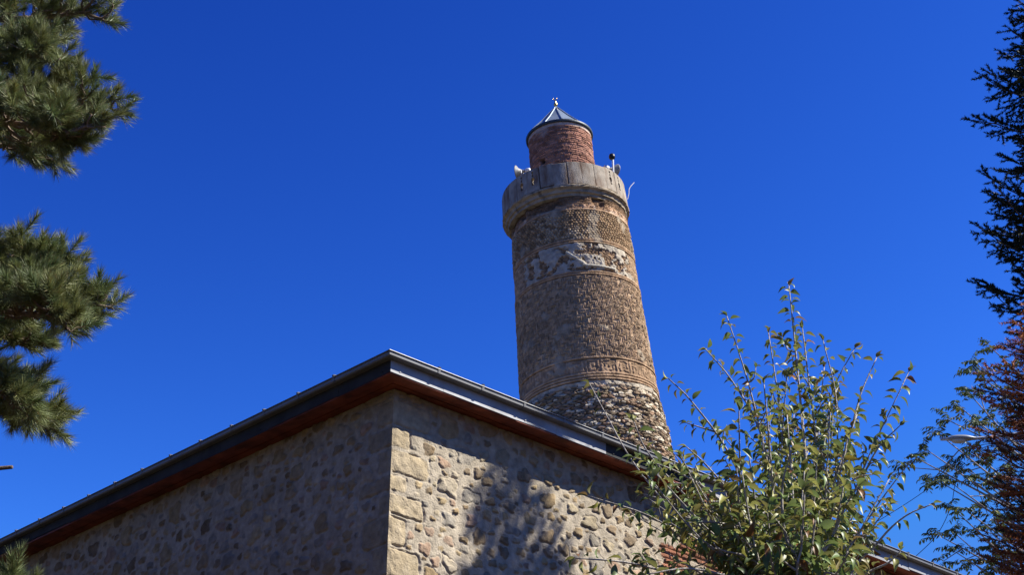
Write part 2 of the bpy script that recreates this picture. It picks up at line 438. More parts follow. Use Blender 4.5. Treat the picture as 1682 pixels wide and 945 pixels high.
V = base + [R1, R2] + [b - np.array([0, 0, .03]) for b in base]
A.add(V, [(1, 2, 5, 4), (3, 0, 4, 5), (0, 6, 7, 1), (1, 7, 8, 2), (2, 8, 9, 3), (3, 9, 6, 0)]); A.F.setdefault(3, []).append(np.array([(0, 1, 4), (2, 3, 5)]))
for k in range(int(LL / .5)):                       # standing seams
    for sgn, c0, nn in ((0, CORN[0], r_), (1, CORN[1], -r_)):
        tt = .25 + k * .5; run = min(hw, tt + OV, LL - tt + OV)
        p0 = c0 + l_ * tt - nn * (OV + .015) + np.array([0, 0, zt]); p1 = p0 + nn * run + np.array([0, 0, run * pit])
        add_tube(A, [p0, p1], .014, 4)
for k in range(int(LR / .5)):
    tt = .25 + k * .5; run = min(tt + OV, LR - tt + OV)
    p0 = WC0 + r_ * tt - l_ * (OV + .015) + np.array([0, 0, zt]); p1 = p0 + l_ * run + np.array([0, 0, run * pit])
    add_tube(A, [p0, p1], .014, 4)
A.build('roof', M['roof'], mosque)

# ------------------------------------------------------------------ leaning brick minaret
LEAN = atan(.0794)
mina = empty('minaret', (3.38, 36, 0), 'leaning round brick minaret with a stone balcony and pointed metal cap', 'minaret')
mina.rotation_euler = (0, -LEAN, 0)
def Rsh(s): return 1.752 - .0395 * (s - 18)
BRK = np.array((.36, .245, .165))
def shaft():
    front = radians(112)
    ph = np.concatenate([np.linspace(-front, front, 860), np.linspace(front, 2 * pi - front, 130)[1:-1]])
    s = np.arange(14.1, 22.86, .0104)
    PH, SS = np.meshgrid(ph, s)
    U = np.where(PH > pi, PH - 2 * pi, PH) * 1.68 + 40
    n1 = fbm(U * 1.3, SS * 1.3, 201); n2 = fbm(U * 6, SS * 6, 203, 3); n3 = fbm(U * 20, SS * 20, 206, 3); nb = fbm(U * .7, SS * .9, 209, 3)
    H = np.zeros_like(U); Cc = np.zeros(U.shape + (3,))
    def put(mask, h, c):
        H[mask] = h[mask]; Cc[mask] = c[mask]
    wob = (n2 - .5) * .012
    mort = np.array((.42, .345, .27)) * (.75 + .5 * n3)[..., None]
    def courses(ht, ln, amp, base, seed, jn=.01):
        v = SS + wob * .6; j = np.floor(v / ht).astype(int); off = hsh(j, j * 7, seed) * ln; i = np.floor((U + off) / ln).astype(int)
        fv = (v / ht) % 1; fu = ((U + off) / ln) % 1
        e = np.minimum(np.minimum(fv, 1 - fv) * ht, np.minimum(fu, 1 - fu) * ln) + (n3 - .5) * .012
        k = sm(.002, jn, e); hv = hsh(i, j, seed + 1)
        h = k * amp * (.7 + .6 * hsh(i, j, seed + 2)) + (n3 - .5) * .012
        c = base * (.6 + .75 * hv)[..., None] * (.75 + .5 * n2)[..., None]
        c = c * k[..., None] + mort * (1 - k[..., None]) * .9
        return h, c
    hC, cC = courses(.055, .21, .018, BRK, 220)
    put(np.ones(U.shape, bool), hC, cC)
    # herringbone of long bricks
    un = .044; wu = U + wob; wv = SS + wob * .8
    i = np.floor(wu / un).astype(int); j = np.floor(wv / un).astype(int); k = (i - j) % 6; hor = k < 3
    along = np.where(hor, wu / un - (i - k), wv / un - (j - (5 - k))); acr = np.where(hor, wv / un - j, wu / un - i)
    bi = np.where(hor, i - k, i + 91); bj = np.where(hor, j, j - (5 - k))
    e = np.minimum(np.minimum(along, 3 - along), np.minimum(acr, 1 - acr)) * un + (n3 - .5) * .016
    kk = sm(.003, .014, e); v1 = hsh(bi, bj, 230); v2 = hsh(bi, bj, 231)
    h = kk * (.012 + .022 * v2) + (n3 - .5) * .014
    c = BRK * (.5 + .85 * v1)[..., None] * (.75 + .5 * n2)[..., None]
    c = c * kk[..., None] + mort * .8 * (1 - kk[..., None])
    lost = (v2 < .10)                                # bricks fallen out
    h = np.where(lost, -.012 + (n3 - .5) * .02, h); 
    put((SS > 18.02) & (SS < 20.41), h, c)
    # key pattern band
    KEY = ["#######.", "#.....#.", "#.###.#.", "#.#.#.#.", "#.#...#.", "#.#####.", "#......."]
    kt = np.array([[ch == '#' for ch in row] for row in KEY[::-1]])
    ku = (U + wob * 1.5) / .047; kv = (SS - 17.586) / .0535 + wob * 8
    raised = kt[np.clip(np.floor(kv).astype(int), 0, 6), np.floor(ku).astype(int) % 8]
    e = np.minimum(np.minimum(ku % 1, 1 - ku % 1), np.minimum(kv % 1, 1 - kv % 1)) * .058 + (n3 - .5) * .01
    raised = (raised & (n2 > .42)) | (n2 > .66); h = np.where(raised, .017, .0) - (1 - sm(.0, .008, e)) * .004 + (n3 - .5) * .014
    c = BRK * np.where(raised, 1.0, .8)[..., None] * (.65 + .7 * n2)[..., None]
    put((SS > 17.586) & (SS <= 17.96), h, c)
    # string courses with deep joints
    for (a, b, nn) in ((17.36, 17.59, 3), (17.955, 18.03, 1), (20.40, 20.52, 2), (21.36, 21.50, 2), (22.38, 22.45, 1)):
        f = ((SS - a) / (b - a) * nn) % 1
        k_ = sm(.22, .4, f + (n3 - .5) * .2)
        put((SS > a) & (SS <= b), k_ * .045 - .01 + (n3 - .5) * .014, BRK * (.5 + .6 * k_)[..., None] * (.7 + .6 * n2)[..., None])
    # fish scale mosaic of small set pieces
    def cells(cw, ch, seed, jit=.6):
        best = np.full(U.shape, 9.0); sec = best.copy(); idv = np.zeros(U.shape)
        i0 = np.floor(U / cw).astype(int); j0 = np.floor(SS / ch).astype(int)
        for di in (-1, 0, 1):
            for dj in (-1, 0, 1):
                ii = i0 + di; jj = j0 + dj
                cx = (ii + .5 + (jj % 2) * .5 - .25 + jit * (hsh(ii, jj, seed) - .5)) * cw; cy = (jj + .5 + jit * (hsh(ii, jj, seed + 1) - .5)) * ch
                d = np.hypot((U - cx) / cw, (SS - cy) / ch); upd = d < best
                sec = np.where(upd, best, np.minimum(sec, d)); idv = np.where(upd, hsh(ii, jj, seed + 2), idv); best = np.where(upd, d, best)
        return best, sec - best, idv
    b_, ed, idv = cells(.085, .07, 240, .5)
    kk = sm(.06, .32, ed + (n3 - .5) * .2)
    h = kk * (.022 + .02 * idv) * sm(.9, .3, b_) + (n3 - .5) * .016
    c = (BRK * np.array((.88, .9, .85)))[None, None] * (.55 + .7 * idv)[..., None] * (.75 + .5 * n2)[..., None]
    pale = .7 * sm(.58, .74, n1 + (idv - .5) * .35)
    c = c * (1 - pale[..., None]) + np.array((.40, .34, .27)) * pale[..., None]
    put((SS > 21.5) & (SS <= 22.38), h * 1.15, c)
    # dark damaged brickwork under the balcony
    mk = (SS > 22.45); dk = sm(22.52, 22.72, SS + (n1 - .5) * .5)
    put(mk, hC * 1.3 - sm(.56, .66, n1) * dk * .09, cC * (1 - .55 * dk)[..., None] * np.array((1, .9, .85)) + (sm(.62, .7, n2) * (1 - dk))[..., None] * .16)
    # broken plaster band
    f = (SS - 20.52) / (21.36 - 20.52)
    fr = sm(-1.16, -.95, PH) * (1 - sm(.82, 1.25, PH))
    pl = sm(.44, .5, fbm(U * 2.6, SS * 3.4, 251, 5) * .75 + .13 + fr * .14 - (1 - fr) * .35 - .10 * np.abs(f - .6)); pl = pl * sm(.43, .38, fbm(U * 5, SS * 5.5, 257, 4) - .11)
    hb, ed2, id2 = cells(.12, .06, 260, .7)
    hh = sm(.05, .3, ed2) * .03 - .025 + (n3 - .5) * .03; cb = BRK * (.45 + .6 * id2)[..., None] * (.7 + .6 * n2)[..., None]
    hp = .035 + (n2 - .5) * .05 + (n3 - .5) * .02; cp = np.array((.44, .39, .335)) * (.6 + .5 * n2)[..., None]
    # scar of a lost gable: two straight ridges
    def seg(p, q, wd):
        p = np.array(p); q = np.array(q); d = q - p; t = np.clip(((U - p[0]) * d[0] + (SS - p[1]) * d[1]) / (d @ d), 0, 1)
        return np.hypot(U - p[0] - t * d[0], SS - p[1] - t * d[1]) / wd
    rid = np.minimum(seg((39.70, 21.10), (40.13, 20.70), .035), seg((40.1, 20.68), (40.95, 20.63), .03)) + (n3 - .5) * .8
    kr = sm(1.25, .7, rid)
    inm = (SS > 20.52) & (SS <= 21.36)
    fl = (1 - fr)
    hz = (hh * (1 - pl) + hp * pl); cz = cb * (1 - pl[..., None]) + cp * pl[..., None]
    hz = hz * fr + hC * fl; cz = cz * fr[..., None] + cC * fl[..., None]
    hz = hz * (1 - kr) + .075 * kr; cz = cz * (1 - kr[..., None]) + np.array((.46, .43, .38)) * kr[..., None]
    put(inm, hz, cz)
    # patches of old mortar smeared over the patterned bricks, and worn right flank
    sp = .75 * sm(.64, .70, fbm(U * 1.8 + 7, SS * 1.8, 270, 5)) * ((SS > 17.5) & (SS < 20.5) | (SS > 21.4) & (SS < 22.5))
    H[:] = H * (1 - sp) + (.03 + (n2 - .5) * .04) * sp
    Cc[:] = Cc * (1 - sp[..., None]) + (np.array((.30, .255, .205)) * (.7 + .5 * n2)[..., None]) * sp[..., None]
    # rubble base
    cc_, ed3, id3 = cells(.17, .066, 280, .8); c2, ed4, id4 = cells(.19, .105, 284, .6)
    kk = sm(.05, .22, ed3 + (n3 - .5) * .16)
    out = id3 > .25
    h = kk * (.02 + .06 * id4) * np.where(out, 1, .1) - .025 + (n3 - .5) * .03 + (n1 - .5) * .10
    pal = np.array([(.48, .41, .33), (.36, .29, .225), (.31, .205, .145), (.22, .17, .12), (.56, .50, .42), (.24, .175, .125)])
    c = pal[np.floor(id3 * 5.99).astype(int)] * (.7 + .55 * n2)[..., None]
    c = c * kk[..., None] + np.array((.12, .095, .075)) * (1 - kk[..., None])
    rub = SS <= 17.36 + (n1 - .5) * .1
    lipk = sm(17.18, 17.32, SS + (n2 - .5) * .12)
    h = h * (1 - lipk) + (.02 + (n2 - .5) * .09) * lipk; c = c * (1 - .8 * lipk[..., None]) + .8 * lipk[..., None] * np.array((.42, .375, .32))
    put(rub, h, c)
    flare = np.clip(17.30 - SS, 0, 3)
    Rr = Rsh(SS) + (n1 - .5) * .03 + np.where(rub, .03 * sm(0, .25, flare) + .055 * np.clip(flare, 0, 1.2), 0) + H
    big = (nb - .5); Cc *= (1 + big * .55)[..., None] * np.array((1, .97, .84))
    P = np.stack([Rr * np.sin(PH), -Rr * np.cos(PH), SS], -1).reshape(-1, 3)
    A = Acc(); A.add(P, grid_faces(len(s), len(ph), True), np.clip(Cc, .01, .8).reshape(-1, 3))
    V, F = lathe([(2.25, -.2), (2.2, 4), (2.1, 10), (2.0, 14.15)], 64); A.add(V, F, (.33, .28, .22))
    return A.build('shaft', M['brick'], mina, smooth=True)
shaft()
def drum():
    front = radians(112)
    ph = np.concatenate([np.linspace(-front, front, 420), np.linspace(front, 2 * pi - front, 80)[1:-1]])
    s = np.arange(22.9, 25.70, .0095)
    PH, SS = np.meshgrid(ph, s); U = np.where(PH > pi, PH - 2 * pi, PH) * .887 + 20
    n1 = fbm(U * 2, SS * 2, 301); n2 = fbm(U * 7, SS * 7, 303, 3); n3 = fbm(U * 24, SS * 24, 306, 3)
    ht, ln = .066, .23
    v = SS + (n2 - .5) * .02; j = np.floor(v / ht).astype(int); off = hsh(j, j * 5, 310) * ln; i = np.floor((U + off) / ln).astype(int)
    fv = (v / ht) % 1; fu = ((U + off) / ln) % 1
    e = np.minimum(np.minimum(fv, 1 - fv) * ht, np.minimum(fu, 1 - fu) * ln) + (n3 - .5) * .014
    k = sm(.002, .015, e)
    H = k * .024 * (.5 + hsh(i, j, 312)) + (n3 - .5) * .012
    c = np.array((.33, .165, .11)) * (.6 + .7 * hsh(i, j, 311))[..., None] * (.75 + .5 * n2)[..., None]
    c = c * k[..., None] + np.array((.27, .19, .145)) * (1 - k[..., None])
    sp = sm(.62, .68, n1); c = c * (1 - .6 * sp[..., None]) + np.array((.42, .33, .27)) * .6 * sp[..., None]
    rimk = sm(25.575, 25.6, SS + (n2 - .5) * .03); H = H * (1 - rimk) + .022 * rimk; c = c * (1 - rimk[..., None]) + np.array((.45, .36, .29)) * rimk[..., None]
    wu = PH - radians(-42); win = (np.abs(wu * .887 + (n3 - .5) * .03) < .085) & (np.abs(SS - 24.58 + (n3 - .5) * .03) < .09)
    H = np.where(win, -.16, H); c = np.where(win[..., None], .06, c)
    R = .875 + H
    P = np.stack([R * np.sin(PH), -R * np.cos(PH), SS], -1).reshape(-1, 3)
    return mesh_np('upper_drum', P, grid_faces(len(s), len(ph), True), M['brick'], mina, np.clip(c, .01, .8).reshape(-1, 3), True)
drum()
BX = -.07                                           # the balcony ring sits a little off the shaft's centre
A = Acc()
V, F = lathe([(1.45, 22.83), (1.60, 22.835), (1.605, 22.91), (1.625, 22.925), (1.66, 22.93), (1.665, 23.0), (1.68, 23.02), (1.72, 23.045), (1.745, 23.055), (1.75, 23.10), (1.74, 23.125), (1.70, 23.13), (.8, 23.13)], 112)
rr = np.random.RandomState(3).normal(0, .004, len(V)); V[:, 0] *= 1 + rr; V[:, 1] *= 1 + rr
A.add(V + np.array([BX, 0, 0]), F)
A.build('cornice', M['cornice'], mina, smooth=False)
par = bpy.data.objects.new('parapet', None); C.objects.link(par); par.parent = mina; par.location = (BX, 0, 23.128)
NP = 28
def panel_mesh(holes, seed):
    wd = 2 * 1.70 * tan(pi / NP) - .012; ht = .71; dep = .11; nu, nv = 26, 50
    rs = np.random.RandomState(seed)
    def hole(x, y):
        if not holes: return False
        for (cx, cy, rx, ry) in ((0, .60, .035, .038), (0, .50, .022, .055), (0, .36, .052, .085), (0, .22, .036, .030), (-.02, .27, .03, .02)):
            if ((x - cx) / rx) ** 2 + ((y - cy) / ry) ** 2 < 1: return True
        return False
    xs = np.linspace(-wd / 2, wd / 2, nu + 1); ys = np.linspace(0, ht, nv + 1)
    hol = np.array([[hole((xs[a] + xs[a + 1]) / 2, (ys[b] + ys[b + 1]) / 2) for b in range(nv)] for a in range(nu)])
    idx = lambda a, b, k: (a * (nv + 1) + b) * 2 + k
    V = []
    tp = rs.uniform(-.012, .012, nu + 1).cumsum() * .12
    for a in range(nu + 1):
        for b in range(nv + 1):
            e = min(a, nu - a, (nv - b)) / 2.0
            bev = .004 * max(0, 1 - e) ** 2
            yy = ys[b] + (tp[a] if b == nv else 0)
            cv = 1.70 - math.sqrt(1.70 ** 2 - xs[a] ** 2)
            V.append((xs[a], -1.70 + cv - .035 * (1 - ys[b] / ht) + bev * .7 + rs.uniform(-.0015, .0015), yy)); V.append((xs[a], -1.70 + dep, yy))
    F = []
    for a in range(nu):
        for b in range(nv):
            if hol[a, b]: continue
            F.append((idx(a, b, 0), idx(a + 1, b, 0), idx(a + 1, b + 1, 0), idx(a, b + 1, 0))); F.append((idx(a, b + 1, 1), idx(a + 1, b + 1, 1), idx(a + 1, b, 1), idx(a, b, 1)))
            for (na, nb_, p, q) in ((a - 1, b, (a, b + 1), (a, b)), (a + 1, b, (a + 1, b), (a + 1, b + 1)), (a, b - 1, (a, b), (a + 1, b)), (a, b + 1, (a + 1, b + 1), (a, b + 1))):
                if not (0 <= na < nu and 0 <= nb_ < nv) or hol[na, nb_]:
                    F.append((idx(*p, 0), idx(*p, 1), idx(*q, 1), idx(*q, 0)))
    return mesh_np('pierced_panel' if holes else 'panel', np.array(V), np.array(F), M['slab'], par)
pm = [panel_mesh(False, 1), panel_mesh(True, 2)]
used = [False, False]
rs = np.random.RandomState(8)
for k in range(NP):
    deg = -44.5 + k * 360 / NP
    t = 1 if min(abs(deg - d) for d in (-44.5, -31.6, 45.5, 58.3)) < 1.5 else 0
    if used[t]:
        p = pm[t].copy(); C.objects.link(p); p.parent = par
    else:
        p = pm[t]; used[t] = True
    p.rotation_euler = (rs.normal(0, .006), 0, radians(deg) + rs.normal(0, .004))
    p.location = (0, 0, rs.uniform(-.004, .008) + .004)
A = Acc()                                           # faceted metal cap with standing ribs
NF = 12; ph0 = radians(-90 + 3)
rim_s, ap_s, RC = 25.735, 26.80, .955
V, F = lathe([(RC - .035, rim_s + .03), (.52, rim_s + .47), (.03, ap_s)], NF, ph0); A.add(V, F)
for k in range(NF):
    a = ph0 + k * 2 * pi / NF; d = np.array([cos(a), sin(a), 0])
    add_tube(A, [d * (RC - .03) + [0, 0, rim_s + .035], d * .52 + [0, 0, rim_s + .475], d * .03 + [0, 0, ap_s + .005]], .02, 6)
A.build('cap', M['lead'], mina)
A = Acc(); V, F = lathe([(.80, rim_s - .03), (RC - .01, rim_s - .045), (RC, rim_s - .02), (RC, rim_s + .02), (RC - .03, rim_s + .035), (RC - .09, rim_s + .062)], 72); A.add(V, F); A.build('cap_rim', M['rim'], mina)
A = Acc()
V, F = lathe([(.02, 26.76), (.035, 26.80), (.02, 26.83), (.045, 26.86), (.062, 26.90), (.045, 26.94), (.018, 26.965), (.035, 26.99), (.018, 27.015), (.010, 27.03), (.010, 27.07), (0.001, 27.07)], 16); A.add(V, F)
arc = [(.055 * sin(a) , 0, 27.12 - .055 * cos(a)) for a in np.linspace(-2.4, 2.4, 15)]
add_tube(A, arc, [.003 + .012 * math.cos(a / 2.4 * pi / 2) for a in np.linspace(-2.4, 2.4, 15)], 6)
A.build('finial', M['gold'], mina, smooth=True)

# things standing on the balcony
RMAT = Matrix.Rotation(-LEAN, 4, 'Y')
def onmin(phi, R, s):
    p = RMAT @ Vector((R * sin(phi) + BX, -R * cos(phi), s)); return Vector((3.38, 36, 0)) + p
def horn(loc, az, label):
    t = empty('loudspeaker', loc, label, 'loudspeaker', 'horn loudspeakers on the minaret balcony')
    t.rotation_euler = (0, 0, -az)
    rot = Matrix.Rotation(-pi / 2, 3, 'X')           # lathe axis onto +y
    A = Acc(); V, F = lathe([(.035, .0), (.05, .08), (.085, .16), (.14, .22), (.20, .26), (.208, .262), (.2, .25), (.12, .20), (.04, .08), (.001, .07)], 24)
    A.add((V @ np.array(rot).T) + [0, -.1, .30], F); A.build('horn', M['greyp'], t, True)
    A = Acc(); V, F = lathe([(.001, -.13), (.055, -.125), (.065, -.1), (.065, 0.0), (.04, .01)], 20); A.add((V @ np.array(rot).T) + [0, -.1, .30], F); A.build('driver', M['white'], t, True)
    A = Acc(); add_tube(A, [(-.09, 0, .30), (-.09, 0, .15), (0, 0, .12), (.09, 0, .15), (.09, 0, .30)], .01, 6); add_tube(A, [(0, 0, -.6), (0, 0, .13)], .014, 6); A.build('bracket', M['galv'], t)
    return t
horn(onmin(radians(-50), 1.50, 23.80), radians(-70), 'grey horn loudspeaker on the left rim of the balcony')
horn(onmin(radians(59), 1.50, 23.80), radians(55), 'grey horn loudspeaker right of the cap, behind the thin white pole')
t = empty('signal_pole', onmin(radians(53), 1.62, 23.3), 'thin white pole with a round black head on the balcony parapet', 'pole')
A = Acc(); add_tube(A, [(0, 0, 0), (0, 0, 1.02)], .026, 8); add_tube(A, [(0, 0, .55), (.0, -.06, .55)], .015, 6); A.build('pole', M['white'], t)
A = Acc(); V, F = lathe([(.001, .98), (.05, .99), (.082, 1.03), (.09, 1.08), (.075, 1.14), (.04, 1.17), (.001, 1.175)], 20); A.add(V + [-.02, 0, 0], F); A.build('head', M['black'], t, True)
t = mesh_np('bent_rod', *tube(curve([onmin(radians(82), 1.74, 23.42), onmin(radians(82), 1.80, 23.6), onmin(radians(82), 1.84, 23.78), onmin(radians(84), 1.99, 23.98)], 12), .011, 6), M['white'])
tag(t, 'short bent white rod sticking out of the balcony edge', 'rod')

# ------------------------------------------------------------------ trees
def tri_needles(A, P, D, ln, wd, col, rs):
    """one slim triangle per needle"""
    N = len(P); D = D / (np.linalg.norm(D, axis=1)[:, None] + 1e-9)
    Rn = rs.normal(size=(N, 3)); W = np.cross(D, Rn); W /= np.linalg.norm(W, axis=1)[:, None] + 1e-9
    wd = np.broadcast_to(wd, (N,))[:, None]; ln = np.broadcast_to(ln, (N,))[:, None]
    sag = np.array([0, 0, -.12]) * ln
    V = np.stack([P - W * wd / 2, P + W * wd / 2, P + D * ln + sag * .6 * rs.rand(N, 1)], 1).reshape(-1, 3)
    A.add(V, np.arange(3 * N).reshape(-1, 3), np.repeat(col, 3, 0))

PB = (-5.45, 10.4, 0)
TZ = lambda z: np.array([PB[0] + .25 * sin(z * .35), PB[1] + .2 * cos(z * .4) - .2, z])
def pine(root_xyz, limbs, extra):
    rs = np.random.RandomState(21)
    B = np.array(root_xyz)
    t = empty('pine_tree', B, 'long needled pine with bushy bright tufts reaching in from the left', 'tree')
    W = Acc(); Nd = Acc(); cones = []
    barkc = np.array((.16, .115, .085))
    H = 15.0
    tp = np.array([(B[0] + .25 * sin(z * .35), B[1] + .2 * cos(z * .4) - .2, z) for z in np.linspace(-.1, H, 16)])
    add_tube(W, tp - B, np.linspace(.24, .03, 16), 10, barkc)
    def tuft(p, d, L=.20, n=95, ln=.085, br=1.0):
        d = nrm(d); k = rs.rand(n)
        base = p + np.outer(k * L, d)
        q = rs.normal(size=(n, 3)); q -= np.outer(q @ d, d); q /= np.linalg.norm(q, axis=1)[:, None]
        an = rs.uniform(.75, 1.25, n) * (1.15 - .75 * k); an = an[:, None]
        D = np.cos(an) * d + np.sin(an) * q + np.array([0, 0, .12])
        hue = rs.rand()
        c0 = np.array((.12, .165, .062)) * (1 - hue) + np.array((.225, .235, .085)) * hue
        col = c0 * br * rs.uniform(.65, 1.35, (n, 1))
        dry = rs.rand(n) < .05; col[dry] = np.array((.20, .12, .05))
        tri_needles(Nd, base, D, ln * rs.uniform(.75, 1.15, n), .0036, col, rs)
    def twig(p, d, L, depth):
        """a drooping then upturned twig ending in a tuft"""
        d = nrm(d); n = 5
        up = np.array([0, 0, 1.0])
        pts = [p + d * L * s + up * L * (.22 * s * s) + rs.normal(0, .012, 3) for s in np.linspace(0, 1, n)]
        add_tube(W, np.array(pts) - B, np.linspace(.009 + .006 * depth, .005, n), 5, barkc)
        e = pts[-1] - pts[-2]
        tuft(pts[-2] + (pts[-1] - pts[-2]) * .2, e, .12 + rs.uniform(0, .05), 230, .098)
        if L > .22: tuft(pts[2], pts[3] - pts[2], .16, 120, .09, .9)
        if depth > 0:
            for k in range(rs.randint(2, 4 + depth)):
                s = rs.uniform(.3, .9); i = int(s * (n - 1)); q = pts[i]
                side = np.cross(e, up); side = nrm(side) * rs.choice([-1, 1])
                dd = nrm(e) * rs.uniform(.5, 1.0) + side * rs.uniform(.5, 1.0) + up * rs.uniform(-.1, .55)
                twig(q, dd, L * rs.uniform(.35, .6), depth - 1)
        if rs.rand() < .03: cones.append(pts[2])
    def limb(pts, dens=1.0, r0=.045, spread=1.0):
        P = curve(pts, 14); add_tube(W, P - B, np.linspace(r0, .012, 14), 7, barkc)
        Ltot = np.linalg.norm(np.diff(P, axis=0), axis=1).sum()
        for k in range(int(Ltot / .075 * dens)):
            s = rs.uniform(.18, 1.0) ** .8; i = min(int(s * 13), 12); p = P[i] + (P[i + 1] - P[i]) * rs.rand()
            e = nrm(P[i + 1] - P[i]); side = nrm(np.cross(e, [0, 0, 1])) * (1 if k % 2 else -1)
            dd = e * rs.uniform(.35, .9) + side * rs.uniform(.3, 1.0) + np.array([0, 0, rs.uniform(-.5, .55)])
            twig(p, dd, spread * rs.uniform(.3, .62) * (1.15 - .6 * s), 1)
        tuft(P[-2], P[-1] - P[-2], .22, 130)
        twig(P[-3], P[-1] - P[-3], .25, 1)
    for pts, dens, sp in limbs: limb(pts, dens, .045, sp)
    add_tube(W, np.array([TZ(5.4), at(-90, 778, 9.8), at(20, 768, 9.6)]) - B, [.03, .02, .013], 6, (.10, .07, .055))
    for (z, az, L) in extra:
        o = B + [0, 0, z]; d = np.array([sin(az), cos(az), 0])
        limb([o, o + d * L * .5 + [0, 0, .1], o + d * L + [0, 0, .1]], .4, .05, 1.3)
    W.build('trunk', M['bark'], t, True); nd = Nd; nd.V = [v - B for v in nd.V]; nd.build('crown', M['needle'], t)
    for c in cones[:8]:
        A = Acc(); V, F = lathe([(.001, -.035), (.018, -.03), (.026, -.01), (.022, .015), (.010, .035), (.001, .04)], 10)
        A.add(V, F, (.26, .15, .07)); o = A.build('pine_cone', M['bark'], t, True); o.location = Vector(c - B)
    return t
PB = (-5.45, 10.4, 0)
def PL(*pp): return [np.array(at(a, b, y)) for a, b, y in pp]
pine_limbs = [
    ([TZ(9.6)] + PL((-120, 30, 10.2), (40, 30, 10.0), (150, 18, 9.8)), 1.0, .75),
    ([TZ(9.2)] + PL((-130, 90, 10.0), (0, 80, 9.6), (70, 95, 9.3)), 1.0, .8),
    ([TZ(8.3)] + PL((-100, 165, 10.0), (50, 180, 9.8), (162, 170, 9.6)), 1.25, .85),
    ([TZ(8.2)] + PL((-120, 200, 9.6), (0, 200, 9.2), (110, 215, 8.9)), 1.2, .8),
    ([TZ(8.1)] + PL((-120, 215, 10.6), (0, 235, 10.5), (70, 250, 10.4)), .9, .6),
    ([TZ(6.9)] + PL((-120, 425, 10.2), (0, 440, 10.0), (85, 438, 9.8)), 1.0, .7),
    ([TZ(6.7)] + PL((-110, 440, 10.0), (20, 475, 9.8), (140, 503, 9.6)), 1.25, .75),
    ([TZ(6.5)] + PL((-110, 480, 9.6), (0, 510, 9.2), (90, 520, 8.9)), 1.1, .7),
    ([TZ(6.3)] + PL((-120, 520, 10.6), (-20, 545, 10.5), (40, 565, 10.4)), .8, .55),
    ([TZ(5.8)] + PL((-120, 640, 10.0), (-20, 660, 9.9), (70, 692, 9.7)), 1.0, .62),
    ([TZ(5.8)] + PL((-120, 620, 9.6), (-30, 640, 9.3), (20, 660, 9.1)), .9, .55),
    ([TZ(4.6)] + PL((-120, 985, 9.8), (-40, 995, 9.6), (20, 985, 9.5)), .9, .36),
]
rs0 = np.random.RandomState(4)
pine_extra = [(rs0.uniform(4.5, 13.5), rs0.uniform(pi * 1.05, pi * 1.95), 0) for _ in range(14)]
pine_extra = [(z, az, max(.8, 3.0 - z * .13)) for z, az, _ in pine_extra]
pine_root = pine(PB, pine_limbs, pine_extra)
for k, (x, y, a, sc) in enumerate(((-9.5, 4.5, 1.9, 1.05), (-6.5, -3.5, 3.6, 1.0), (-11.5, 11.5, 5.0, 1.1), (-1.0, -7.5, 2.6, 1.05), (-12.5, -2, .6, 1.15), (-8.6, 7.6, .9, 1.05), (-14.5, 6.5, 2.3, 1.2), (-5.0, -9.5, 5.5, 1.1), (-10.2, 16.2, 3.1, 1.05), (-13.0, 19.5, 1.4, 1.05), (-8.4, 13.0, 4.3, 1.0))):  # unseen pine copies, added to block sky light and darken the left wall
    c = pine_root.copy(); C.objects.link(c); c.location = (x, y, 0); c.rotation_euler = (0, 0, a); c.scale = (sc, sc, sc)
    c['label'] = 'tall pine added out of view to shade the left wall'; c['group'] = 'unseen pines added for shade'
    for ch in pine_root.children:
        if ch.name.startswith('pine_cone'): continue
        d = ch.copy(); C.objects.link(d); d.parent = c

